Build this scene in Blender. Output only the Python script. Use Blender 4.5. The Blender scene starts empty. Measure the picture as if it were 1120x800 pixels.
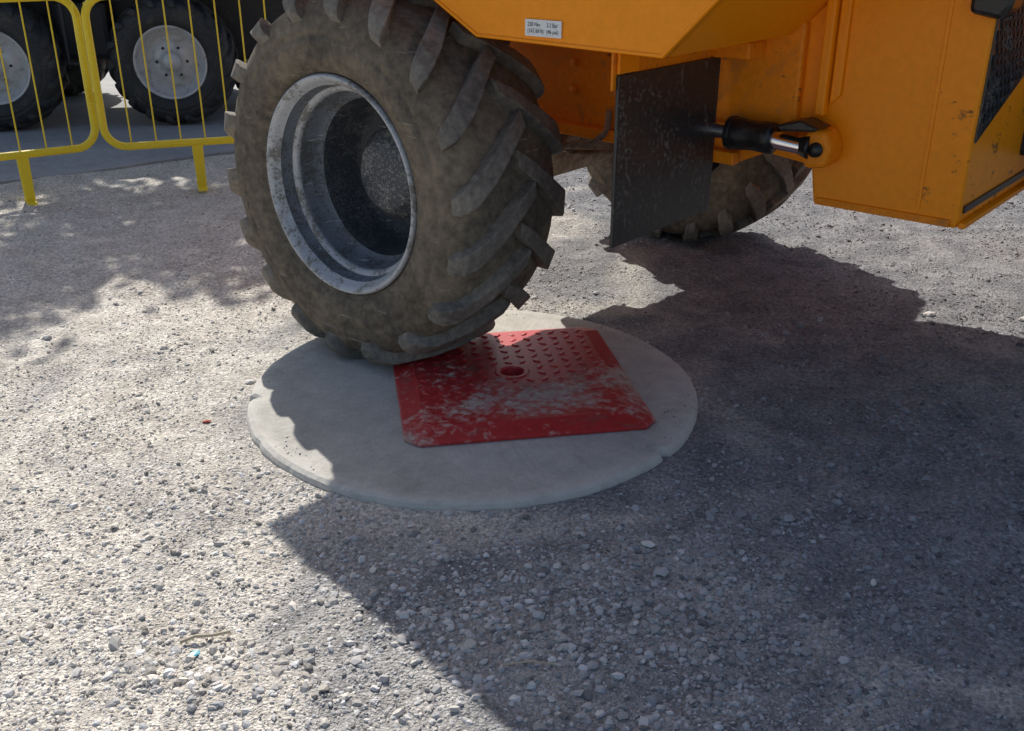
import bpy, math, random, bmesh
import numpy as np
from mathutils import Vector, Matrix
random.seed(7); rng=np.random.default_rng(11)
S=bpy.context.scene
S.view_settings.view_transform='Standard'; S.view_settings.look='None'; S.view_settings.exposure=0
COL=S.collection

# ---------------------------------------------------------------- materials
def newmat(name):
    m=bpy.data.materials.new(name); m.use_nodes=True
    nt=m.node_tree; b=nt.nodes['Principled BSDF']
    return m,nt,b
def N(nt,t,**k):
    n=nt.nodes.new(t)
    for a,v in k.items(): setattr(n,a,v)
    return n
def noise(nt,vec,scale,detail=3,rough=.6,dist=0):
    n=N(nt,'ShaderNodeTexNoise'); n.inputs['Scale'].default_value=scale
    n.inputs['Detail'].default_value=detail; n.inputs['Roughness'].default_value=rough
    n.inputs['Distortion'].default_value=dist
    nt.links.new(vec,n.inputs['Vector']); return n.outputs['Fac']
def ramp(nt,fac,stops):
    r=N(nt,'ShaderNodeValToRGB'); e=r.color_ramp.elements
    while len(e)<len(stops): e.new(.5)
    for i,(p,c) in enumerate(stops):
        e[i].position=p; e[i].color=(c,c,c,1) if not hasattr(c,'__len__') else (*c,1)
    nt.links.new(fac,r.inputs['Fac']); return r.outputs['Color']
def mix(nt,fac,a,b,mode='MIX'):
    n=N(nt,'ShaderNodeMix',data_type='RGBA',blend_type=mode)
    for s,v in ((n.inputs[0],fac),(n.inputs[6],a),(n.inputs[7],b)):
        if hasattr(v,'links'): nt.links.new(v,s)
        elif hasattr(v,'__len__'): s.default_value=(*v,1)
        else: s.default_value=v
    return n.outputs[2]
def math_(nt,op,a,b=None):
    n=N(nt,'ShaderNodeMath',operation=op)
    for i,v in enumerate((a,b)):
        if v is None: continue
        if hasattr(v,'links'): nt.links.new(v,n.inputs[i])
        else: n.inputs[i].default_value=v
    return n.outputs[0]
def bump(nt,b,h,strength,dist):
    n=N(nt,'ShaderNodeBump'); n.inputs['Strength'].default_value=strength; n.inputs['Distance'].default_value=dist
    nt.links.new(h,n.inputs['Height']); nt.links.new(n.outputs[0],b.inputs['Normal']); return n
def coords(nt): return N(nt,'ShaderNodeTexCoord').outputs['Object']

def surf(name,base,dirt=(.25,.22,.18),d0=.55,d1=.75,dscale=5,rough=.5,drough=.9,metal=0,
         var=.15,bstr=.3,bdist=.002,bscale=60,coat=0,scratch=None,fine=.3,dark=None,darkt=(.64,.72),spec=.5,extra=None,dextra=None,sscale=(2,2,26)):
    m,nt,b=newmat(name); c=coords(nt)
    n1=noise(nt,c,dscale,4,.65,.6); n2=noise(nt,c,dscale*9,2,.7); n3=noise(nt,c,bscale,2,.6)
    v=ramp(nt,n2,[(.25,1-var),(.75,1+var)])
    col=mix(nt,1.0,base,v,'MULTIPLY')
    f=math_(nt,'ADD',n1,math_(nt,'MULTIPLY',math_(nt,'SUBTRACT',n2,.5),fine))
    if extra: f=math_(nt,'ADD',f,extra(nt,c))
    f=ramp(nt,f,[(d0,0.0),(d1,1.0)])
    dv=mix(nt,n2,[x*.7 for x in dirt],[x*1.25 for x in dirt])
    col=mix(nt,f,col,dv)
    if scratch or dark:
        mp=N(nt,'ShaderNodeMapping'); mp.inputs['Scale'].default_value=sscale; mp.inputs['Rotation'].default_value=(.5,.3,.4)
        nt.links.new(c,mp.inputs['Vector'])
        s=noise(nt,mp.outputs[0],4,3,.7)
        if scratch: col=mix(nt,ramp(nt,s,[(.66,0),(.70,.8)]),col,scratch)
        if dark:
            s2=math_(nt,'ADD',math_(nt,'MULTIPLY',s,.35),math_(nt,'MULTIPLY',noise(nt,c,dscale*1.7,4,.75,.3),.65))
            if dextra: s2=math_(nt,'ADD',s2,dextra(nt,c))
            col=mix(nt,ramp(nt,s2,[(darkt[0],0),(darkt[1],.9)]),col,dark)
    nt.links.new(col,b.inputs['Base Color'])
    r=mix(nt,f,(rough,)*3,(drough,)*3); nt.links.new(r,b.inputs['Roughness'])
    if metal: nt.links.new(math_(nt,'MULTIPLY',math_(nt,'SUBTRACT',1.0,f),metal),b.inputs['Metallic'])
    b.inputs['Specular IOR Level'].default_value=spec
    if coat: b.inputs['Coat Weight'].default_value=coat; b.inputs['Coat Roughness'].default_value=.2
    bump(nt,b,n3,bstr,bdist)
    return m

def ground_mat():
    m,nt,b=newmat('gravel_ground'); c=coords(nt)
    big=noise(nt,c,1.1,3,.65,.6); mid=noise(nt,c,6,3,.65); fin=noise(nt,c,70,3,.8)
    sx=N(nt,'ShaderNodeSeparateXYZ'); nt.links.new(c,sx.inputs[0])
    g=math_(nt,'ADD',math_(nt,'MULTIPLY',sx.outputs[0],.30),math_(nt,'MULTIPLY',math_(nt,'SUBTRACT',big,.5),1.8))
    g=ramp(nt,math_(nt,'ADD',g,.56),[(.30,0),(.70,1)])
    dusty_lit=mix(nt,ramp(nt,mid,[(.35,0),(.65,1)]),(.58,.53,.46),(.74,.69,.61))  # pale dusty gravel, with sunlit brightness of the left side painted in
    fresh_shaded=mix(nt,ramp(nt,mid,[(.35,0),(.65,1)]),(.21,.212,.22),(.33,.325,.325))  # greyer fresh gravel, darkened further with painted shade on the right
    base=mix(nt,g,dusty_lit,fresh_shaded)
    vo=N(nt,'ShaderNodeTexVoronoi'); vo.inputs['Scale'].default_value=125; nt.links.new(c,vo.inputs['Vector'])
    bw=N(nt,'ShaderNodeRGBToBW'); nt.links.new(vo.outputs['Color'],bw.inputs[0])
    base=mix(nt,1.0,base,ramp(nt,bw.outputs[0],[(.1,.74),(.9,1.26)]),'MULTIPLY')
    base=mix(nt,1.0,base,ramp(nt,fin,[(.35,.66),(.65,1.2)]),'MULTIPLY')
    nt.links.new(base,b.inputs['Base Color']); b.inputs['Roughness'].default_value=.95
    b.inputs['Specular IOR Level'].default_value=.15
    h=math_(nt,'MULTIPLY',math_(nt,'SUBTRACT',1.0,vo.outputs['Distance']),.8)
    h=math_(nt,'ADD',h,math_(nt,'MULTIPLY',fin,2.0))
    bump(nt,b,h,.9,.007)
    return m
def stone_mat():
    m,nt,b=newmat('gravel_stones'); a=N(nt,'ShaderNodeVertexColor',layer_name='Col')
    nt.links.new(a.outputs['Color'],b.inputs['Base Color']); b.inputs['Roughness'].default_value=.9
    b.inputs['Specular IOR Level'].default_value=.2
    return m
def concrete_mat(name,c0,c1,grain=1.0,rimr=None):
    m,nt,b=newmat(name); c=coords(nt)
    a=noise(nt,c,2.2,3,.6,.4); d=noise(nt,c,14,3,.7); f=noise(nt,c,160,2,.7)
    col=mix(nt,ramp(nt,a,[(.3,0),(.7,1)]),c0,c1)
    col=mix(nt,1.0,col,ramp(nt,d,[(.25,.84),(.75,1.12)]),'MULTIPLY')
    col=mix(nt,1.0,col,ramp(nt,f,[(.3,.86),(.7,1.10)]),'MULTIPLY')
    st=noise(nt,c,5,4,.8,1.2); col=mix(nt,ramp(nt,st,[(.56,0),(.72,.35)]),col,[x*.6 for x in c0])
    if rimr:
        ln=N(nt,'ShaderNodeVectorMath',operation='LENGTH'); nt.links.new(c,ln.inputs[0])
        rr=math_(nt,'ADD',ln.outputs['Value'],math_(nt,'MULTIPLY',math_(nt,'SUBTRACT',d,.5),.09))
        col=mix(nt,ramp(nt,rr,[(rimr-.05,0),(rimr,.5)]),col,[x*1.2 for x in c1])
        r2=math_(nt,'ADD',ln.outputs['Value'],math_(nt,'MULTIPLY',math_(nt,'SUBTRACT',st,.5),.22))
        col=mix(nt,ramp(nt,r2,[(.715,0),(.76,.6)]),col,(.34,.31,.265))
    nt.links.new(col,b.inputs['Base Color']); b.inputs['Roughness'].default_value=.88
    b.inputs['Specular IOR Level'].default_value=.3
    h=math_(nt,'ADD',math_(nt,'MULTIPLY',f,.4*grain),d); bump(nt,b,h,.45,.004)
    return m

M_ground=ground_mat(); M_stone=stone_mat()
M_conc=concrete_mat('disc_concrete',(.44,.42,.375),(.53,.505,.455),1.0,.70)
M_slab=concrete_mat('slab_concrete',(.32,.315,.31),(.42,.41,.395))
GR=(.035,.028,.02)
M_orange=surf('orange_paint',(.97,.30,.001),(.65,.28,.04),.70,.95,4,.40,.8,0,.05,.10,.001,40,0,None,.3,GR,(.68,.74),.3)
M_orange2=surf('orange_paint_dirty',(.85,.25,.003),(.28,.15,.06),.55,.80,6,.5,.85,0,.12,.25,.002,50,0,None,.3,GR,(.60,.68),.3)
def edgegrime(nt,c):
    sx=N(nt,'ShaderNodeSeparateXYZ'); nt.links.new(c,sx.inputs[0])
    x=math_(nt,'MULTIPLY',math_(nt,'MAXIMUM',math_(nt,'SUBTRACT',sx.outputs[0],1.48),0.0),.42)
    z=math_(nt,'MULTIPLY',math_(nt,'MAXIMUM',math_(nt,'SUBTRACT',.72,sx.outputs[2]),0.0),.25)
    return math_(nt,'SUBTRACT',math_(nt,'ADD',x,z),.035)
M_orange3=surf('orange_paint_worn',(.97,.30,.001),(.62,.25,.03),.62,.92,4,.42,.8,0,.06,.12,.001,40,0,None,.3,(.05,.033,.018),(.60,.66),.3,None,edgegrime,(6,6,14))
M_tyre=surf('tyre_rubber',(.088,.073,.056),(.215,.172,.122),.30,.74,3.5,.8,.95,0,.20,.6,.004,55,0,(.34,.30,.245),.6,(.05,.043,.035),(.58,.74),.3)
M_lug=surf('tyre_lug_rubber',(.125,.112,.096),(.27,.235,.19),.34,.74,5,.7,.95,0,.18,.5,.003,60,0,None,.5,(.06,.052,.045),(.60,.74),.35)
M_tyreP=surf('old_tyre_rubber',(.03,.03,.03),(.10,.09,.075),.5,.8,6,.7,.9,0,.3,.4,.003,50)
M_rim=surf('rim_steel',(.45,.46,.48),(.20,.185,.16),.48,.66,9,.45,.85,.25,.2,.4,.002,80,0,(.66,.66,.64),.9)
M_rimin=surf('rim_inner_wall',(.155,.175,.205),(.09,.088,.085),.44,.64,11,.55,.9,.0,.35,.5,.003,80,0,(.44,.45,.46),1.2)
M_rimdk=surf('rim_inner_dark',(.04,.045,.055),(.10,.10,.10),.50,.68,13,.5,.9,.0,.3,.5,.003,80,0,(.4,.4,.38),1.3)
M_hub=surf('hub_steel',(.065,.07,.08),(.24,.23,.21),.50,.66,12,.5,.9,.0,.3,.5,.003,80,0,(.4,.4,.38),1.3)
M_rimW=surf('white_rim',(.58,.575,.56),(.28,.26,.22),.52,.75,9,.4,.8,.2,.1,.2,.001,60)
M_black=surf('black_steel',(.022,.022,.022),(.17,.155,.135),.58,.90,7,.36,.8,0,.35,.25,.0015,70,0,(.17,.16,.145),1.1,sscale=(14,14,3))
M_rubber=surf('black_rubber',(.014,.014,.014),(.08,.07,.06),.6,.85,14,.35,.8,0,.3,.5,.003,60)
M_dark=surf('dark_chassis',(.022,.022,.024),(.07,.06,.05),.55,.8,6,.6,.9)
M_axle=surf('muddy_axle',(.13,.09,.055),(.30,.25,.19),.42,.62,10,.8,.95,0,.3,.8,.006,40)
M_chrome=surf('ram_chrome',(.85,.85,.86),(.3,.27,.22),.70,.8,10,.15,.6,1.0,.05,.05,.0005,60)
def smear(nt,c):
    sx=N(nt,'ShaderNodeSeparateXYZ'); nt.links.new(c,sx.inputs[0])
    y=math_(nt,'ABSOLUTE',math_(nt,'ADD',math_(nt,'ADD',sx.outputs[1],.19),math_(nt,'MULTIPLY',sx.outputs[0],-.15)))
    return math_(nt,'SUBTRACT',.12,math_(nt,'MULTIPLY',y,.80))
M_red=surf('red_plastic',(.46,.032,.032),(.47,.36,.30),.49,.72,4.2,.42,.85,0,.16,.25,.0015,70,0,(.46,.19,.16),.75,(.22,.08,.065),(.54,.68),.4,smear)
M_redp=surf('red_brick',(.40,.08,.05),(.4,.3,.25),.5,.7,20,.8,.9)
M_yellow=surf('yellow_paint',(.90,.66,.02),(.45,.35,.12),.68,.85,9,.4,.7,0,.06,.1,.001,50,0)
M_white=surf('sticker_white',(.75,.75,.73),(.5,.45,.35),.7,.9,20,.4,.7)
M_ink=surf('sticker_ink',(.02,.02,.02),(.1,.1,.1),.8,.95,20,.5,.7)
M_wood=surf('dead_wood',(.50,.42,.30),(.25,.2,.14),.55,.8,20,.8,.9)
M_blue=surf('blue_plastic',(.08,.40,.50),(.4,.4,.4),.6,.8,20,.4,.7)
M_bark=surf('bark',(.11,.08,.055),(.06,.05,.035),.4,.6,5,.9,.95,0,.3,1,.02,20)
M_leaf,_nt,_b=newmat('leaf'); _b.inputs['Base Color'].default_value=(.07,.12,.03,1); _b.inputs['Roughness'].default_value=.6

# ---------------------------------------------------------------- mesh helpers
def add(name,verts,faces,mat,parent=None,smooth=False,bevel=0,seg=2):
    me=bpy.data.meshes.new(name); me.from_pydata([tuple(map(float,v)) for v in verts],[],faces); me.update()
    o=bpy.data.objects.new(name,me); COL.objects.link(o)
    bm=bmesh.new(); bm.from_mesh(me); bmesh.ops.recalc_face_normals(bm,faces=bm.faces); bm.to_mesh(me); bm.free()
    me.materials.append(mat)
    if smooth: me.polygons.foreach_set('use_smooth',[True]*len(me.polygons))
    if bevel:
        b=o.modifiers.new('bv','BEVEL'); b.width=bevel; b.segments=seg; b.limit_method='ANGLE'; b.angle_limit=math.radians(35)
    if parent: o.parent=parent
    return o
def prism(name,poly,y0,y1,mat,parent=None,bevel=.006,axis='y'):
    n=len(poly); f=(lambda p,q:(p[0],q,p[1])) if axis=='y' else (lambda p,q:(q,p[0],p[1])) if axis=='x' else (lambda p,q:(p[0],p[1],q))
    v=[f(p,y0) for p in poly]+[f(p,y1) for p in poly]
    fa=[list(range(n)),list(range(2*n-1,n-1,-1))]+[[i,(i+1)%n,n+(i+1)%n,n+i] for i in range(n)]
    return add(name,v,fa,mat,parent,bevel=bevel)
def box(name,x0,x1,y0,y1,z0,z1,mat,parent=None,bevel=.006):
    return prism(name,[(x0,z0),(x1,z0),(x1,z1),(x0,z1)],y0,y1,mat,parent,bevel)
def tube(name,pts,r,mat,parent=None,cyc=False,res=3):
    cu=bpy.data.curves.new(name,'CURVE'); cu.dimensions='3D'; cu.bevel_depth=r; cu.bevel_resolution=res; cu.use_fill_caps=True
    sp=cu.splines.new('POLY'); sp.points.add(len(pts)-1)
    for i,p in enumerate(pts): sp.points[i].co=(*p,1)
    sp.use_cyclic_u=cyc
    tmp=bpy.data.objects.new(name+'_c',cu); COL.objects.link(tmp)
    me=bpy.data.meshes.new_from_object(tmp.evaluated_get(bpy.context.evaluated_depsgraph_get()))
    bpy.data.objects.remove(tmp)
    me.name=name; me.materials.clear(); me.materials.append(mat)
    me.polygons.foreach_set('use_smooth',[True]*len(me.polygons))
    o=bpy.data.objects.new(name,me); COL.objects.link(o)
    if parent: o.parent=parent
    return o
def empty(name,loc=(0,0,0),rz=0):
    e=bpy.data.objects.new(name,None); COL.objects.link(e); e.location=loc; e.rotation_euler=(0,0,rz); return e
def revolve(name,prof,mat,parent,n=96,center=(0,0,0)):
    v=[];f=[];m=len(prof)
    for i in range(n):
        a=2*math.pi*i/n
        for y,r in prof: v.append((center[0]+r*math.cos(a),center[1]+y,center[2]+r*math.sin(a)))
    for i in range(n):
        j=(i+1)%n
        for k in range(m-1): f.append([i*m+k,i*m+k+1,j*m+k+1,j*m+k])
    return add(name,v,f,mat,parent,smooth=True)

def vnoise(x,y,seed=0):
    xi=np.floor(x).astype(np.int64); yi=np.floor(y).astype(np.int64); fx=x-xi; fy=y-yi
    fx=fx*fx*(3-2*fx); fy=fy*fy*(3-2*fy)
    def h(a,b):
        n=(a*374761393+b*668265263+seed*1442695041)&0xffffffff
        n=((n^(n>>13))*1274126177)&0xffffffff
        return ((n^(n>>16))&0xffff)/65535.0
    return (h(xi,yi)*(1-fx)+h(xi+1,yi)*fx)*(1-fy)+(h(xi,yi+1)*(1-fx)+h(xi+1,yi+1)*fx)*fy

# ---------------------------------------------------------------- ground
DC=(-.125,2.925); DR=.712; DT=.028
def slabdist(x,y): return (-(x+2.8)*.578+(y-5.86)*.816)
def H(x,y):
    z=(vnoise(x*1.1,y*1.1,1)-.5)*.03+(vnoise(x*4,y*4,2)-.5)*.026+(vnoise(x*13,y*13,3)-.5)*.013+(vnoise(x*38,y*38,4)-.5)*.009
    d=np.hypot(x-DC[0],y-DC[1])
    z=z*np.clip((d-DR+.02)/.35,.25,1)+.004*np.clip(1-(d-DR)/.12,0,1)
    z=np.where(d<DR-.05,-.02,z)
    far=np.clip((np.hypot(x,y-3)-9)/6,0,1); z=z*(1-far)
    s=np.clip(slabdist(x,y)/.1+1,0,1); z=z*(1-s)-.012*s
    return z
def axis(a,b,st,ext):
    c=list(np.arange(a,b+1e-6,st)); l=[];s=st;x=a
    while x>-ext: s*=1.25; x-=s; l.append(x)
    r=[];s=st;x=b
    while x<ext: s*=1.25; x+=s; r.append(x)
    return np.array(l[::-1]+c+r)
xs=axis(-4,3.2,.02,400); ys=axis(1.0,7.5,.02,400)
X,Y=np.meshgrid(xs,ys); Z=H(X,Y); nx,ny=len(xs),len(ys)
co=np.stack([X.ravel(),Y.ravel(),Z.ravel()],1)
idx=np.arange(nx*ny).reshape(ny,nx)
q=np.stack([idx[:-1,:-1].ravel(),idx[:-1,1:].ravel(),idx[1:,1:].ravel(),idx[1:,:-1].ravel()],1)
def fastmesh(name,co,faces,mat,smooth,col=None):
    me=bpy.data.meshes.new(name); k=faces.shape[1]
    me.vertices.add(len(co)); me.vertices.foreach_set('co',co.astype(np.float32).ravel())
    me.loops.add(faces.size); me.loops.foreach_set('vertex_index',faces.astype(np.int32).ravel())
    me.polygons.add(len(faces)); me.polygons.foreach_set('loop_start',np.arange(0,faces.size,k,dtype=np.int32))
    me.polygons.foreach_set('use_smooth',np.full(len(faces),smooth))
    me.update(calc_edges=True); me.materials.append(mat)
    if col is not None:
        a=me.color_attributes.new('Col','FLOAT_COLOR','POINT'); a.data.foreach_set('color',col.astype(np.float32).ravel())
    o=bpy.data.objects.new(name,me); COL.objects.link(o); return o
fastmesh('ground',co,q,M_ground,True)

t=(1+5**.5)/2
ico_v=np.array([(-1,t,0),(1,t,0),(-1,-t,0),(1,-t,0),(0,-1,t),(0,1,t),(0,-1,-t),(0,1,-t),(t,0,-1),(t,0,1),(-t,0,-1),(-t,0,1)])/math.sqrt(1+t*t)
ico_f=np.array([(0,11,5),(0,5,1),(0,1,7),(0,7,10),(0,10,11),(1,5,9),(5,11,4),(11,10,2),(10,7,6),(7,1,8),(3,9,4),(3,4,2),(3,2,6),(3,6,8),(3,8,9),(4,9,5),(2,4,11),(6,2,10),(8,6,7),(9,8,1)])
oct_v=np.array([(1,0,0),(0,1,0),(-1,0,0),(0,-1,0),(0,0,1),(0,0,-1)],float)
oct_f=np.array([(0,1,4),(1,2,4),(2,3,4),(3,0,4),(1,0,5),(2,1,5),(3,2,5),(0,3,5)])
def stones(n,bv,bf,smin,smax,power,yfar,clump,mode=0,pts=None,ondisc=False):
    k=n*3
    if pts is None:
        y=1.15+(yfar-1.15)*rng.random(k)**1.7; x=(rng.random(k)-.5)*(y*1.15+1.6)
        m=vnoise(x*1.7,y*1.7,9)*.5+vnoise(x*6,y*6,10)*.5
        east=np.clip((x+.9)/1.6,0,1)
        pr=np.clip((m-.5)*clump+.55,.06,1)*((.40+.60*east) if mode else 1)
    else:
        cx,cy,sx,sy=pts; x=rng.normal(cx,sx,k); y=rng.normal(cy,sy,k); pr=np.ones(k)*.5
    if ondisc:
        a=rng.random(k)*6.283; r=DR*(1-.16*rng.random(k)**2.2); x=DC[0]+r*np.cos(a); y=DC[1]+r*np.sin(a)
        keep=(r<DR-.024)&(vnoise(x*5,y*5,21)>.55)
    else:
        keep=(rng.random(k)<pr)&(np.hypot(x-DC[0],y-DC[1])>DR+.006)&(slabdist(x,y)<-.02)
    x=x[keep][:n];y=y[keep][:n];n=len(x)
    s=smin*(smax/smin)**(rng.random(n)**power)
    v=np.repeat(bv[None],n,0)*(1+.30*(rng.random((n,len(bv),1))-.5)*2)
    sc=np.stack([s*(.8+.5*rng.random(n)),s*(.7+.4*rng.random(n)),s*(.45+.35*rng.random(n))],1)
    v=v*sc[:,None,:]
    a=rng.random(n)*6.283; ca,sa=np.cos(a)[:,None],np.sin(a)[:,None]
    tl=(rng.random(n)-.5)*.9; ct,st=np.cos(tl)[:,None],np.sin(tl)[:,None]
    vx,vy,vz=v[...,0],v[...,1],v[...,2]
    vx,vz=vx*ct+vz*st,-vx*st+vz*ct
    vx,vy=vx*ca-vy*sa,vx*sa+vy*ca
    z=(np.full(n,DT) if ondisc else H(x,y))+s*(.4 if ondisc else .10)
    P=np.stack([vx+x[:,None],vy+y[:,None],vz+z[:,None]],2).reshape(-1,3)
    F=(bf[None]+(np.arange(n)*len(bv))[:,None,None]).reshape(-1,3)
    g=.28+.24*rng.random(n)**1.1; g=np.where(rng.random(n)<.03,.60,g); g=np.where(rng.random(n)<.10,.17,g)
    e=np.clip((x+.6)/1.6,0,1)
    g=g*(1.42-.78*e); w=(.02+rng.random(n)*.12)*(1-.85*e)  # stone tint also carries painted sunlight at left, painted shade at right
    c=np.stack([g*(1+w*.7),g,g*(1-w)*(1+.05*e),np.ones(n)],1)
    return P,F,np.repeat(c,len(bv),0)
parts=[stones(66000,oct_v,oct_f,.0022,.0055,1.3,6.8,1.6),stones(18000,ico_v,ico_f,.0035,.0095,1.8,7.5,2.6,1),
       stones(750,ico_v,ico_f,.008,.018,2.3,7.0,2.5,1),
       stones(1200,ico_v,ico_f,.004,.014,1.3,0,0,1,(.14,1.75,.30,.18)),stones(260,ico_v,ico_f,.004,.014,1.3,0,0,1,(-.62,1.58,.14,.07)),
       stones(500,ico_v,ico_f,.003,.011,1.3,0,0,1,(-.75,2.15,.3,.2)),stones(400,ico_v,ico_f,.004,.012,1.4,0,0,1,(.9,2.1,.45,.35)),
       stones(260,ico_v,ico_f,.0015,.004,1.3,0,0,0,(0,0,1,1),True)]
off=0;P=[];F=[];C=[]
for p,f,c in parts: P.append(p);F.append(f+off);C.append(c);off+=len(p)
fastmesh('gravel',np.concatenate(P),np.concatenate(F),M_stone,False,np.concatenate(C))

ed=np.array([.816,.578]); nm=np.array([-.578,.816]); p0=np.array([-2.8,5.86])
v=[];NE=160
for i in range(NE+1):
    s=-30+60*i/NE; q0=p0+ed*s+nm*(.03*math.sin(i*1.7)+.04*random.random()); v.append((q0[0],q0[1],.004))
for i in range(NE+1):
    s=-30+60*i/NE; q0=p0+ed*s+nm*14; v.append((q0[0],q0[1],.004))
v2=[(a,b,-.05) for a,b,_ in v[:NE+1]]
fa=[[i,i+1,NE+2+i,NE+1+i] for i in range(NE)]+[[i,2*NE+2+i,2*NE+3+i,i+1] for i in range(NE)]
add('concrete_pavement',v+v2,fa,M_slab)

# ---------------------------------------------------------------- concrete disc
def disc():
    n=300; v=[(0,0,DT)];rows=[]
    rr=[random.random() for _ in range(n)]
    def er(i):
        a=2*math.pi*i/n-math.pi
        r=DR+.003*math.sin(3*a+1)+.0015*math.sin(9*a)+.0016*(rr[i]-.5)
        for ca,dep,wd in ((-3.02,.028,.026),(-.66,.020,.028),(-1.9,.006,.06),(-2.6,.006,.04)):
            d=abs((a-ca+math.pi)%(2*math.pi)-math.pi)
            if d<wd: r-=dep*(1-(d/wd)**2)*(.7+.5*rr[(i*7)%n])
        return r
    R=[er(i) for i in range(n)]
    rings=[]
    for f in (.25,.5,.75,.93): rings.append([(f*r,DT+.001*(random.random()-.5)) for r in R])
    ch=[.010+.010*float(vnoise(np.array([i*.09]),np.array([.5]),5)[0]) for i in range(n)]
    rings.append([(r-c-.002*random.random(),DT-.0005) for r,c in zip(R,ch)]); rings.append([(r-c*.3,DT-.007-.002*random.random()) for r,c in zip(R,ch)])
    rings.append([(r+.002*(random.random()-.3),DT-.018) for r in R]); rings.append([(r+.004,-.05) for r in R])
    for rg in rings:
        rows.append(len(v))
        for i,(r,z) in enumerate(rg):
            a=2*math.pi*i/n-math.pi; v.append((r*math.cos(a),r*math.sin(a),z))
    f=[[0,rows[0]+i,rows[0]+(i+1)%n] for i in range(n)]
    for a,b in zip(rows[:-1],rows[1:]): f+=[[a+i,b+i,b+(i+1)%n,a+(i+1)%n] for i in range(n)]
    o=add('concrete_disc',v,f,M_conc); o.location=(DC[0],DC[1],0)
disc()

# ---------------------------------------------------------------- red plate
PC=(.000,2.955); PA=math.radians(9.5); PX=.372; PS=.398; PH=.032
plate=empty('red_cover_plate',(PC[0],PC[1],DT+.002),PA)
def outline(h,ch):
    hx=h-(PS-PX)
    pts=[(hx,-h+ch),(hx,h-ch),(hx-ch,h),(-hx+ch,h),(-hx,h-ch),(-hx,-h+ch),(-hx+ch,-h),(hx-ch,-h)]
    out=[]
    for i in range(8):
        a=pts[i];b=pts[(i+1)%8];m=16 if i%2==0 else 4
        for k in range(m): out.append((a[0]+(b[0]-a[0])*k/m,a[1]+(b[1]-a[1])*k/m))
    return out
def mkplate():
    spec=[(PS,.04,0),(PS+.001,.04,.008),(PS-.004,.038,.011),(PS-.055,.030,PH-.003),(PS-.062,.028,PH)]
    v=[];rows=[]
    for h,c,z in spec: rows.append(len(v)); v+=[(x,y,z) for x,y in outline(h,c)]
    base=outline(PS-.062,.028); n=len(base)
    for r,z in ((.058,PH),(.052,PH+.003),(.040,PH+.003),(.036,PH-.002),(.034,.006)):
        rows.append(len(v))
        for x,y in base:
            a=math.atan2(y,x); v.append((r*math.cos(a),r*math.sin(a),z))
    v.append((0,0,.006)); f=[]
    for a,b in zip(rows[:-1],rows[1:]): f+=[[a+i,a+(i+1)%n,b+(i+1)%n,b+i] for i in range(n)]
    f+=[[rows[-1]+i,rows[-1]+(i+1)%n,len(v)-1] for i in range(n)]
    add('plate_body',v,f,M_red,plate)
    v=[];f=[];sp=.0475
    for i in range(13):
        for j in range(14):
            x=(i-6)*sp;y=(j-6.5)*sp
            if math.hypot(x,y)<.07: continue
            a=math.radians(45 if (i+j)%2 else -45); b=len(v); hh=random.uniform(.6,1)*(1.0 if y>-.12 else .6)
            for (l,w,z) in ((.0165,.0085,PH-.002),(.0145,.0066,PH+.0026*hh),(.009,.0035,PH+.0038*hh)):
                for k in range(10):
                    t=2*math.pi*k/10; px=l*math.cos(t);py=w*math.sin(t)
                    v.append((x+px*math.cos(a)-py*math.sin(a),y+px*math.sin(a)+py*math.cos(a),z))
            for r in (0,10): f+=[[b+r+k,b+r+(k+1)%10,b+r+10+(k+1)%10,b+r+10+k] for k in range(10)]
            f.append([b+20+k for k in range(10)])
    add('grip_studs',v,f,M_red,plate,smooth=True)
mkplate()

# ---------------------------------------------------------------- wheels
def carcass():
    half=[(.05,.330),(.022,.346),(.006,.358),(.004,.364),(-.003,.366),(-.004,.378),(-.008,.381),(-.012,.40),(-.017,.43),(-.0175,.452),(-.0145,.455),(-.0135,.468),(-.0155,.471),(-.012,.482),(-.003,.510),(.012,.536),(.035,.556),(.07,.567),(.13,.573),(.22,.576)]
    return half+[(.44-y,r) for y,r in half[-2::-1]]
def lugs(nl=18):
    st=[((.252,.613),(.245,.56),.02,.048),((.19,.613),(.19,.56),-.05,.056),((.13,.611),(.13,.56),-.13,.062),((.075,.605),(.08,.55),-.205,.070),
        ((.028,.594),(.05,.54),-.262,.076),((.000,.576),(.035,.53),-.300,.074),((-.016,.552),(.010,.51),-.325,.062),((-.019,.526),(.000,.50),-.345,.048)]
    V=[];F=[]
    for side in (0,1):
        for i in range(nl):
            a0=2*math.pi*(i+.5*side)/nl+.015*(random.random()-.5); b=len(V); jw=1+.10*(random.random()-.5)
            for (ty,tr),(by,br),da,w in st:
                jr=.003*(random.random()-.6)
                for (yy,rr,ww,s) in ((by,br,w*1.22,-1),(ty,tr+jr,w*jw,-1),(ty,tr+jr,w*jw,1),(by,br,w*1.22,1)):
                    a=a0+da+s*ww/2/.6
                    y=yy if side==0 else .44-yy
                    V.append((rr*math.cos(a),y,rr*math.sin(a)))
            m=len(st)
            for k in range(m-1):
                for c in range(3): F.append([b+4*k+c,b+4*k+c+1,b+4*k+4+c+1,b+4*k+4+c])
            F.append([b,b+1,b+2,b+3]); F.append([b+4*(m-1)+c for c in (3,2,1,0)])
    return V,F
LV,LF=lugs()
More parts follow.
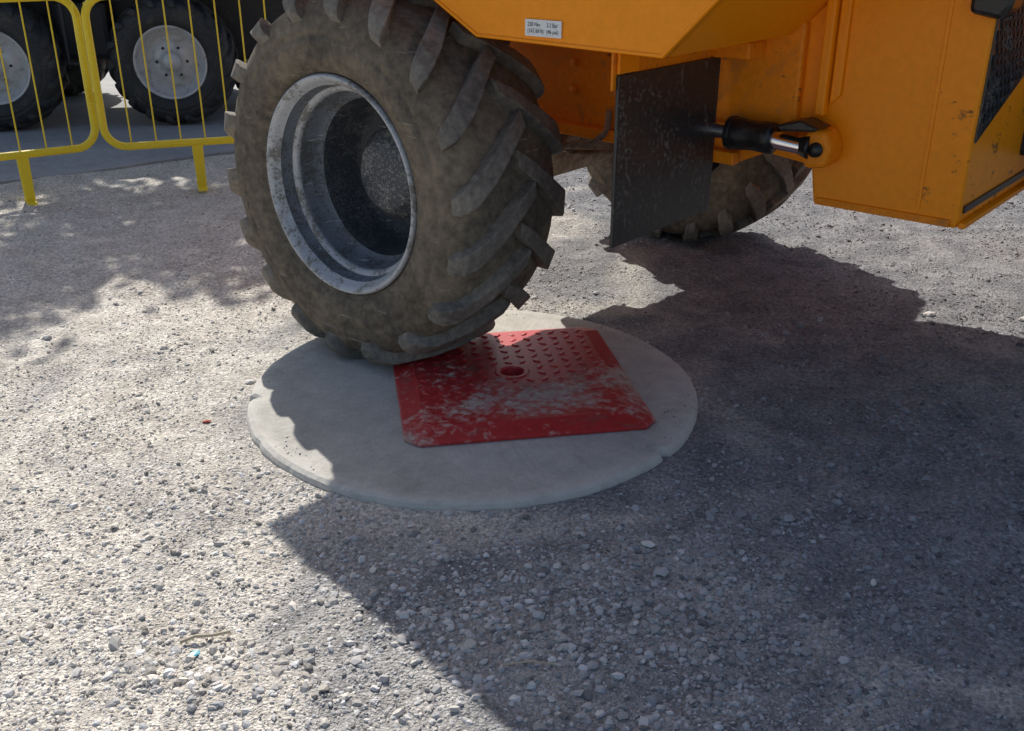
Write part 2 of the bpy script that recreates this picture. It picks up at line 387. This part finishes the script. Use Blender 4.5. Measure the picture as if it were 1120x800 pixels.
def wheel(parent,name,loc,rz=0,flip=False,scale=1,tyre=M_tyre,lug=M_lug,rim=M_rim,inner=M_rimin,shallow=False,squash=None,spin=0.0,ysc=1):
    w=empty(name,loc,rz+(math.pi if flip else 0)); w.parent=parent; w.scale=(scale,scale*ysc,scale)
    objs=[]
    objs.append(revolve('tyre_carcass',carcass(),tyre,w,160))
    objs.append(add('tread_lugs',LV,LF,lug,w,bevel=.0035,seg=2))
    if shallow:
        revolve('rim',[(.055,.325),(.03,.345),(.012,.348),(.008,.336),(.022,.322),(.045,.312),(.08,.306),(.10,.285),(.13,.26),(.15,.24)],rim,w,96)
        revolve('rim_disc',[(.15,.24),(.145,.225),(.12,.19),(.105,.14),(.10,.10),(.07,.09),(.04,.08),(.04,0.0)],rim,w,96)
        for k in range(6):
            a=k*math.pi/3; revolve('wheel_bolt',[(.105,.014),(.095,.014),(.095,0)],inner,w,6,(.145*math.cos(a),0,.145*math.sin(a)))
    else:
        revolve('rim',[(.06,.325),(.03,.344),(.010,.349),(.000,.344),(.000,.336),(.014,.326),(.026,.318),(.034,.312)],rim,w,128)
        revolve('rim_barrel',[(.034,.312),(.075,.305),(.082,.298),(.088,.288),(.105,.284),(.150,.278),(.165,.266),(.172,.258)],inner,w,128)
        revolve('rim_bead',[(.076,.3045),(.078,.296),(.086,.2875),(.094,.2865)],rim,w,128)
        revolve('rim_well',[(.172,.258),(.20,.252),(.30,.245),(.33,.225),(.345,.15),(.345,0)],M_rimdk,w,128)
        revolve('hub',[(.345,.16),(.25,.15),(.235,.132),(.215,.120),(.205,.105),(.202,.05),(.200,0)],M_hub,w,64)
    for o in objs:
        if spin:
            c,s=math.cos(spin),math.sin(spin)
            for v in o.data.vertices: x,z=v.co.x,v.co.z; v.co.x=x*c-z*s; v.co.z=x*s+z*c
        if squash:
            for v in o.data.vertices: v.co=squash(v.co)
    return w

# ---------------------------------------------------------------- site dumper
TH=math.radians(-40); C0=(-.528,3.14,0)
truck=empty('site_dumper',C0,TH)
MW=Matrix.Translation(Vector(C0))@Matrix.Rotation(TH,4,'Z')
WL=(-.008,-.034,.622)
def squash(c):
    p=MW@Vector((c.x+WL[0],c.y+WL[1],c.z+WL[2])); dx=p.x-PC[0];dy=p.y-PC[1]
    u=dx*math.cos(PA)+dy*math.sin(PA); w=-dx*math.sin(PA)+dy*math.cos(PA)
    m=max(abs(u)+(PS-PX),abs(w)); t=min(max((PS-m)/.06,0),1)
    k=DT+.002+t*(PH+.004)+(.008 if m<PS else 0)-WL[2]
    if c.z<k: return Vector((c.x,c.y,k+(c.z-k)*.06))
    if c.z<-.38 and abs(c.x)<.3:
        f=(-.38-c.z)/.2; b=.018*f*(1-abs(c.x)/.3); return Vector((c.x,c.y+(-b if c.y<.2 else b),c.z))
    return c
wheel(truck,'front_wheel',WL,squash=squash,spin=.05)
wheel(truck,'offside_front_wheel',(0,2.34,.595),flip=True)
revolve('axle_tube',[(.36,.0),(.36,.12),(.55,.12),(.62,.085),(.95,.085),(1.0,.16),(1.33,.16),(1.40,.085),(1.75,.085),(1.8,.12),(1.98,.12),(1.98,0)],M_axle,truck,32,(0,0,.63))
prism('front_chassis',[(-.15,.80),(.0,.72),(.95,.70),(1.12,.78),(1.12,1.13),(-.15,1.13)],.80,1.55,M_orange2,truck,.01)
prism('chassis_lower_rail',[(.05,.715),(.95,.695),(.95,.735),(.05,.755)],.755,.80,M_orange2,truck,.005)
box('chassis_upper_rail',-.1,1.0,.70,.80,1.02,1.07,M_orange2,truck,.006)
for i,(l,z) in enumerate(((.30,.86),(.48,.86),(.30,.95),(.48,.95))):
    revolve('chassis_bolt',[(.799,.016),(.788,.014),(.788,0)],M_orange2,truck,6,(l,0,z))
box('chassis_gusset',.56,.60,.69,.80,.74,1.04,M_orange2,truck,.004)
prism('spring_bracket',[(.10,.66),(.24,.66),(.30,.80),(.04,.80)],.84,.92,M_axle,truck,.005)
tube('brake_hose',[(.45,.80,.80),(.47,.76,.74),(.42,.74,.69),(.30,.76,.67),(.16,.82,.70),(.08,.9,.70)],.012,M_axle,truck)
tube('brake_hose_b',[(.6,.82,.78),(.60,.79,.71),(.50,.78,.67),(.3,.8,.64),(.12,.85,.66)],.010,M_axle,truck)
# skip
low=[(1.08,1.09),(.48,1.10),(.317,1.19),(.10,1.30),(-.30,1.38),(-.60,1.50),(-.95,1.80)]
top=[(.25,2.24),(1.0,2.34),(1.36,2.25),(1.37,1.42),(1.22,1.23)]
poly=low+top
prism('skip_side',poly,.10,.125,M_orange,truck,.004)
prism('skip_side_offside',poly,2.215,2.24,M_orange,truck,.004)
fl=[(1.37,1.42),(1.22,1.23)]+low
v=[];f=[]
for l,z in [(1.36,2.25)]+fl:
    v+=[(l,.125,z),(l,2.215,z),(l-.012,.125,z+.02),(l-.012,2.215,z+.02)]
for i in range(len(fl)):
    a=4*i;b=a+4; f+=[[a,a+1,b+1,b],[a+2,b+2,b+3,a+3]]
add('skip_floor',v,f,M_orange,truck)
tube('skip_edge_weld',[(l,.100,z+.004) for l,z in [(1.22,1.23)]+low[:5]],.0055,M_orange,truck)
tube('skip_rim',[(1.36,.11,2.25),(1.0,.11,2.34),(.25,.11,2.24),(-.95,.11,1.80),(-.95,2.23,1.80),(.25,2.23,2.24),(1.0,2.23,2.34),(1.36,2.23,2.25)],.025,M_orange,truck,True)
stk=box('tyre_pressure_sticker',.655,.775,.0945,.0985,1.115,1.157,M_white,truck,.0)
for i,(tx,l,z) in enumerate((("220 Nm",.664,1.144),("(162 lbf ft)",.664,1.128),("3.2 Bar",.727,1.144),("(46 psi)",.727,1.128))):
    cu=bpy.data.curves.new('t','FONT'); cu.body=tx; cu.size=.0150
    tt=bpy.data.objects.new('tmp',cu); COL.objects.link(tt)
    me=bpy.data.meshes.new_from_object(tt.evaluated_get(bpy.context.evaluated_depsgraph_get())); bpy.data.objects.remove(tt)
    me.materials.clear(); me.materials.append(M_ink)
    o=bpy.data.objects.new('sticker_text',me); COL.objects.link(o); o.parent=truck; o.scale=(.85,1,1)
    o.rotation_euler=(math.pi/2,0,0); o.location=(l,.0935,z-.004)
# mud flap
box('mud_flap',.876,.886,.205,.745,.548,1.02,M_black,truck,.002)
rv=[];rf=[]
for k in range(31):
    for yy in (.218,.732):
        z=.560+k*.0145; b=len(rv)
        for j in range(6):
            a=j*math.pi/3; rv.append((.8865,yy+.0020*math.cos(a),z+.0020*math.sin(a)))
        for j in range(6):
            a=j*math.pi/3; rv.append((.888,yy+.0012*math.cos(a),z+.0012*math.sin(a)))
        rf+=[[b+j,b+(j+1)%6,b+6+(j+1)%6,b+6+j] for j in range(6)]+[[b+6+j for j in range(6)]]
M_riv=surf('flap_rivet_metal',(.16,.155,.15),(.1,.1,.09),.5,.7,20,.5,.8)
add('flap_rivets',rv,rf,M_riv,truck)
box('flap_bracket',.868,.8755,.19,.76,.98,1.16,M_orange2,truck,.003)
box('flap_bracket_face',.8765,.886,.205,.30,1.023,1.085,M_orange,truck,.003)
box('flap_bracket_arm',.80,.868,.55,.80,1.04,1.10,M_orange2,truck,.004)
# pivot housing
prism('pivot_housing',[(1.04,.73),(1.17,.715),(1.19,.60),(1.62,.60),(1.62,1.75),(1.43,1.75),(1.43,1.26),(.92,1.18),(.92,.80)],.83,1.75,M_orange3,truck,.012)
box('housing_flange',1.175,1.205,.795,.829,.87,1.24,M_orange,truck,.006)
prism('housing_gusset',[(1.21,.90),(1.24,.93),(1.24,1.24),(1.21,1.24)],.815,.829,M_orange,truck,.005)
box('housing_lip',1.20,1.60,.822,.829,.603,.625,M_orange2,truck,.003)
box('housing_seam',1.50,1.512,.8265,.8295,.64,1.70,M_orange,truck,.0015)
prism('ram_ear',[(1.19,.725),(1.255,.735),(1.268,.79),(1.245,.84),(1.20,.845),(1.165,.80)],.735,.83,M_orange2,truck,.014)
revolve('ram_pin',[(.735,.022),(.722,.020),(.722,0)],M_rubber,truck,24,(1.222,0,.785))
def lcyl(name,l0,l1,r0,r1,a,z,mat,a1=None,z1=None,wob=0):
    a1=a if a1 is None else a1; z1=z if z1 is None else z1
    n=28;v=[];k=14
    for i in range(k+1):
        t=i/k;r=r0+(r1-r0)*t+wob*math.sin(t*9)
        for j in range(n):
            q=2*math.pi*j/n; v.append((l0+(l1-l0)*t,a+(a1-a)*t+r*math.cos(q),z+(z1-z)*t+r*math.sin(q)))
    f=[[i*n+j,i*n+(j+1)%n,(i+1)*n+(j+1)%n,(i+1)*n+j] for i in range(k) for j in range(n)]+[list(range(n)),list(range(k*n,k*n+n))]
    return add(name,v,f,mat,truck,smooth=True)
lcyl('steering_ram_barrel',.55,.96,.024,.024,.745,.80,M_chrome)
lcyl('steering_ram_sleeve',.945,1.085,.047,.045,.74,.80,M_rubber,wob=.002)
lcyl('steering_ram_collar',.940,.955,.051,.051,.74,.80,M_rubber)
lcyl('steering_ram_rod',1.08,1.185,.027,.022,.74,.797,M_chrome,z1=.787)
lcyl('steering_ram_eye',1.165,1.20,.024,.036,.745,.788,M_rubber)
prism('grease_plate',[(1.10,.845),(1.18,.87),(1.24,.85),(1.22,.84),(1.12,.832)],.70,.79,M_rubber,truck,.006)
prism('step_backing',[(.845,.84),(1.30,1.02),(1.30,1.32),(.845,1.32)],1.6205,1.626,M_black,truck,.0,axis='x')
gv=[];gf=[]
for i in range(12):
    for j in range(15):
        a=.865+i*.036+(.018 if j%2 else 0); z=.855+j*.031
        if z<.84+(a-.845)*.396+.012 or a>1.28: continue
        for sx in (1,-1):
            b=len(gv)
            p=np.array([a,z]);qv=np.array([a+sx*.015,z+.027]);nn=np.array([qv[1]-p[1],-(qv[0]-p[0])]);nn=nn/np.linalg.norm(nn)*.003
            for (w,h) in ((1,0),(.5,.005)):
                for pt in (p-nn*w,p+nn*w,qv+nn*w,qv-nn*w): gv.append((1.626+h,pt[0],pt[1]))
            gf+=[[b+k,b+(k+1)%4,b+4+(k+1)%4,b+4+k] for k in range(4)]+[[b+4,b+5,b+6,b+7]]
add('step_mesh',gv,gf,M_black,truck)
box('rear_dirt_strip',1.6205,1.626,.86,1.74,.640,.662,M_black,truck,.002)  # added thin black strip standing for a dark band of dirt
box('rear_lip',1.6205,1.640,.835,1.745,.602,.618,M_orange,truck,.003)
prism('rubber_buffer',[(1.56,1.175),(1.64,1.16),(1.665,1.19),(1.665,1.30),(1.56,1.30)],.795,.90,M_rubber,truck,.014)
box('platform',1.43,1.62,.40,1.94,1.75,1.79,M_orange,truck)
rear=empty('rear_unit',(2.05,2.35,0),math.radians(42)); rear.parent=truck
prism('engine_cover',[(-.25,.65),(1.25,.65),(1.35,1.25),(1.0,1.45),(-.25,1.50)],-.40,.40,M_orange,rear,.03)
box('rear_axle_beam',.35,.55,-.75,.75,.52,.70,M_axle,rear)
box('seat_base',-.22,.2,-.28,.28,1.50,1.68,M_dark,rear,.03)
box('seat_back',.12,.22,-.28,.28,1.66,2.1,M_dark,rear,.03)
tube('roll_bar',[(.35,-.42,1.4),(.35,-.42,2.7),(.35,-.3,2.8),(.35,.3,2.8),(.35,.42,2.7),(.35,.42,1.4)],.035,M_dark,rear)
wheel(rear,'rear_wheel',(.45,-1.12,.60)); wheel(rear,'rear_wheel_offside',(.45,1.12,.60),flip=True)
box('pivot_beam',1.60,2.15,1.35,1.85,.72,.95,M_dark,truck,.02)

# ---------------------------------------------------------------- barriers
def barrier(name,start,ang,length=2.2,legs=(.40,1.8)):
    e=empty(name,(start[0],start[1],0),ang); z0,z1,r=.262,1.035,.11
    pts=[]
    for cx,cz,a0 in ((r,z0+r,180),(length-r,z0+r,270),(length-r,z1-r,0),(r,z1-r,90)):
        for k in range(9):
            a=math.radians(a0+90*k/8); pts.append((cx+r*math.cos(a),0,cz+r*math.sin(a)))
    tube('frame',pts,.021,M_yellow,e,True,4)
    n=int(length/.125)
    for i in range(1,n):
        x=length*i/n; tube('bar_%d'%i,[(x,0,z0+.005),(x,0,z1-.005)],.0042,M_yellow,e,res=2)
    for i,l in enumerate(legs):
        prism('leg_%d'%(i+1),[(l-.030,z0-.01),(l+.030,z0-.01),(l+.025,.004),(l-.025,.004)],-.014,.014,M_yellow,e,.006)
        prism('foot_%d'%(i+1),[(-.07,.0),(.07,.0),(.05,.018),(-.05,.018)],l-.025,l+.025,M_yellow,e,.004,axis='x')
    for z in (.93,.50):
        tube('hook',[(-.02,0,z),(-.045,0,z),(-.05,0,z+.03),(-.05,0,z+.07)],.008,M_yellow,e)
    return e
barrier('pedestrian_barrier',(-2.195,5.455),math.radians(19),legs=(.47,1.8))
barrier('pedestrian_barrier',(-2.255,5.49),math.radians(213),legs=(.385,1.8))

# ---------------------------------------------------------------- parked machine behind
pk=empty('parked_dumper',(-2.50,7.55,0),math.radians(8))
kw=dict(tyre=M_tyreP,lug=M_tyreP,rim=M_rimW,inner=M_dark,shallow=True)
wheel(pk,'wheel',(.04,-.10,.45),scale=.74,ysc=1.1,**kw)
wheel(pk,'wheel_b',(-1.15,-.18,.45),scale=.74,ysc=1.1,**kw)
wheel(pk,'wheel_c',(.04,1.7,.45),scale=.74,flip=True,**kw)
wheel(pk,'wheel_d',(-1.15,1.7,.45),scale=.74,flip=True,**kw)
prism('chassis',[(-2.3,.45),(1.1,.40),(1.2,.85),(-2.3,.9)],.38,1.2,M_dark,pk,.02)
prism('load_body',[(-2.4,.98),(-.2,.98),(1.0,1.02),(1.3,1.7),(-2.4,1.7)],-.05,1.6,M_dark,pk,.02)
box('fuel_tank',-.78,-.40,.15,.4,.45,.85,M_dark,pk,.04)
tube('step_tube',[(-.66,-.05,.98),(-.66,-.05,.45),(-.48,-.05,.45),(-.48,-.05,.98)],.018,M_dark,pk)
wheel(pk,'wheel_e',(.72,.65,.45),scale=.74,**kw)

# ---------------------------------------------------------------- tree (casts the dappled shade)
tree=empty('tree',(-4.95,9.5,0))
def limb(p,d,L,r,depth,name,wig=.18):
    pts=[p];n=6
    for i in range(n):
        d=(d+Vector((random.uniform(-wig,wig),random.uniform(-wig,wig),random.uniform(-.05,.12)))).normalized(); pts.append(pts[-1]+d*L/n)
    v=[];f=[];k=8
    for i,q in enumerate(pts):
        rr=r*(1-.65*i/n)
        for j in range(k):
            a=2*math.pi*j/k; v.append(q+Vector((rr*math.cos(a),rr*math.sin(a),0)))
    f=[[i*k+j,i*k+(j+1)%k,(i+1)*k+(j+1)%k,(i+1)*k+j] for i in range(n) for j in range(k)]
    add(name,v,f,M_bark,tree,smooth=True)
    ends=[pts[-1],pts[-2],pts[-3]]
    if depth>0:
        for c in range(4):
            b=pts[random.randint(3,6)]; dd=Vector((random.uniform(-1,1),random.uniform(-1,1),random.uniform(0,.6))).normalized()
            ends+=limb(b,(dd+d*.4).normalized(),L*.62,r*.42,depth-1,'branch')
    return ends
random.seed(21)
ends=limb(Vector((0,0,0)),Vector((.25,-.08,1)).normalized(),3.2,.17,0,'trunk',.05)
tp=ends[0]; E=[]
for dd in ((.8,-.35,.5),(.3,.5,.8),(-.7,.2,.6),(.4,-.7,.5),(.9,.15,.35)):
    E+=limb(tp-Vector((0,0,.1)),Vector(dd).normalized(),1.8,.075,1,'limb')
lv=[];lf=[]
for e in E:
    for _ in range(95):
        c=e+Vector((random.gauss(0,.15),random.gauss(0,.15),random.gauss(0,.12)))
        u=Vector((random.gauss(0,1),random.gauss(0,1),random.gauss(0,1))).normalized(); w=u.orthogonal().normalized()
        s=random.uniform(.05,.09); b=len(lv); lv+=[c-u*s,c+w*s*.55,c+u*s,c-w*s*.55]; lf.append([b,b+1,b+2,b+3])
add('foliage',lv,lf,M_leaf,tree)

# ---------------------------------------------------------------- small debris
def gz(x,y): return float(H(np.array([x]),np.array([y]))[0])
def rock(name,x,y,s,mat,fl=.5,a=0):
    v=ico_v*(1+.3*(rng.random((12,1))-.5))*np.array([s,s*.6,s*fl*.6]); c,sn=math.cos(a),math.sin(a)
    v=np.stack([v[:,0]*c-v[:,1]*sn+x,v[:,0]*sn+v[:,1]*c+y,v[:,2]+gz(x,y)+s*.2],1)
    return add(name,v,[list(t) for t in ico_f],mat,bevel=s*.08)
M_pale=surf('pale_stone',(.66,.63,.58),(.45,.42,.37),.5,.7,20,.8,.9)
for (x,y,s,a) in ((.33,2.05,.022,-.4),(.84,1.93,.016,1.2),(1.95,3.55,.035,0),(-.86,3.0,.02,.3),(-.6,1.62,.014,.2),(1.6,3.6,.03,.2)): rock('pale_rock',x,y,s,M_pale,.6,a)
rock('brick_fragment',-.93,2.73,.016,M_redp,.5,.4)
rock('blue_plastic_scrap',-.66,1.66,.018,M_blue,.3,1.0)
tube('stick',[(-.70,1.70,gz(-.7,1.7)+.012),(-.67,1.712,gz(-.67,1.71)+.015),(-.635,1.716,gz(-.635,1.716)+.013),(-.60,1.727,gz(-.6,1.725)+.014)],.0038,M_wood)
tube('twig',[(-.02,1.62,.012),(.04,1.63,.014),(.09,1.625,.01)],.002,M_wood)

# ---------------------------------------------------------------- light and camera
kx,ky=.33,-.94; K=1.00
d=Vector((kx,ky,-math.hypot(kx,ky)/K)).normalized()
el=math.asin(-d.z); az=math.atan2(-kx,-ky)
w=bpy.data.worlds.new('World'); S.world=w; w.use_nodes=True; nt=w.node_tree
sky=nt.nodes.new('ShaderNodeTexSky'); sky.sky_type='NISHITA'; sky.sun_disc=False; sky.sun_elevation=el; sky.sun_rotation=az
sky.dust_density=2.0; sky.ozone_density=.8
bg=nt.nodes['Background']; bg.inputs['Strength'].default_value=.125; nt.links.new(sky.outputs[0],bg.inputs['Color'])
sl=bpy.data.lights.new('sun','SUN'); sl.energy=5.0; sl.angle=math.radians(.5); sl.color=(1,.97,.91)
so=bpy.data.objects.new('sun',sl); COL.objects.link(so); so.rotation_euler=d.to_track_quat('-Z','Y').to_euler(); so.location=(-3,8,9)
cam=bpy.data.cameras.new('camera'); cam.sensor_width=36; cam.lens=36*1100/1120; cam.clip_end=1500; cam.clip_start=.05
co_=bpy.data.objects.new('camera',cam); COL.objects.link(co_); co_.location=(0,0,1.4); co_.rotation_euler=(math.radians(66),0,0)
S.camera=co_
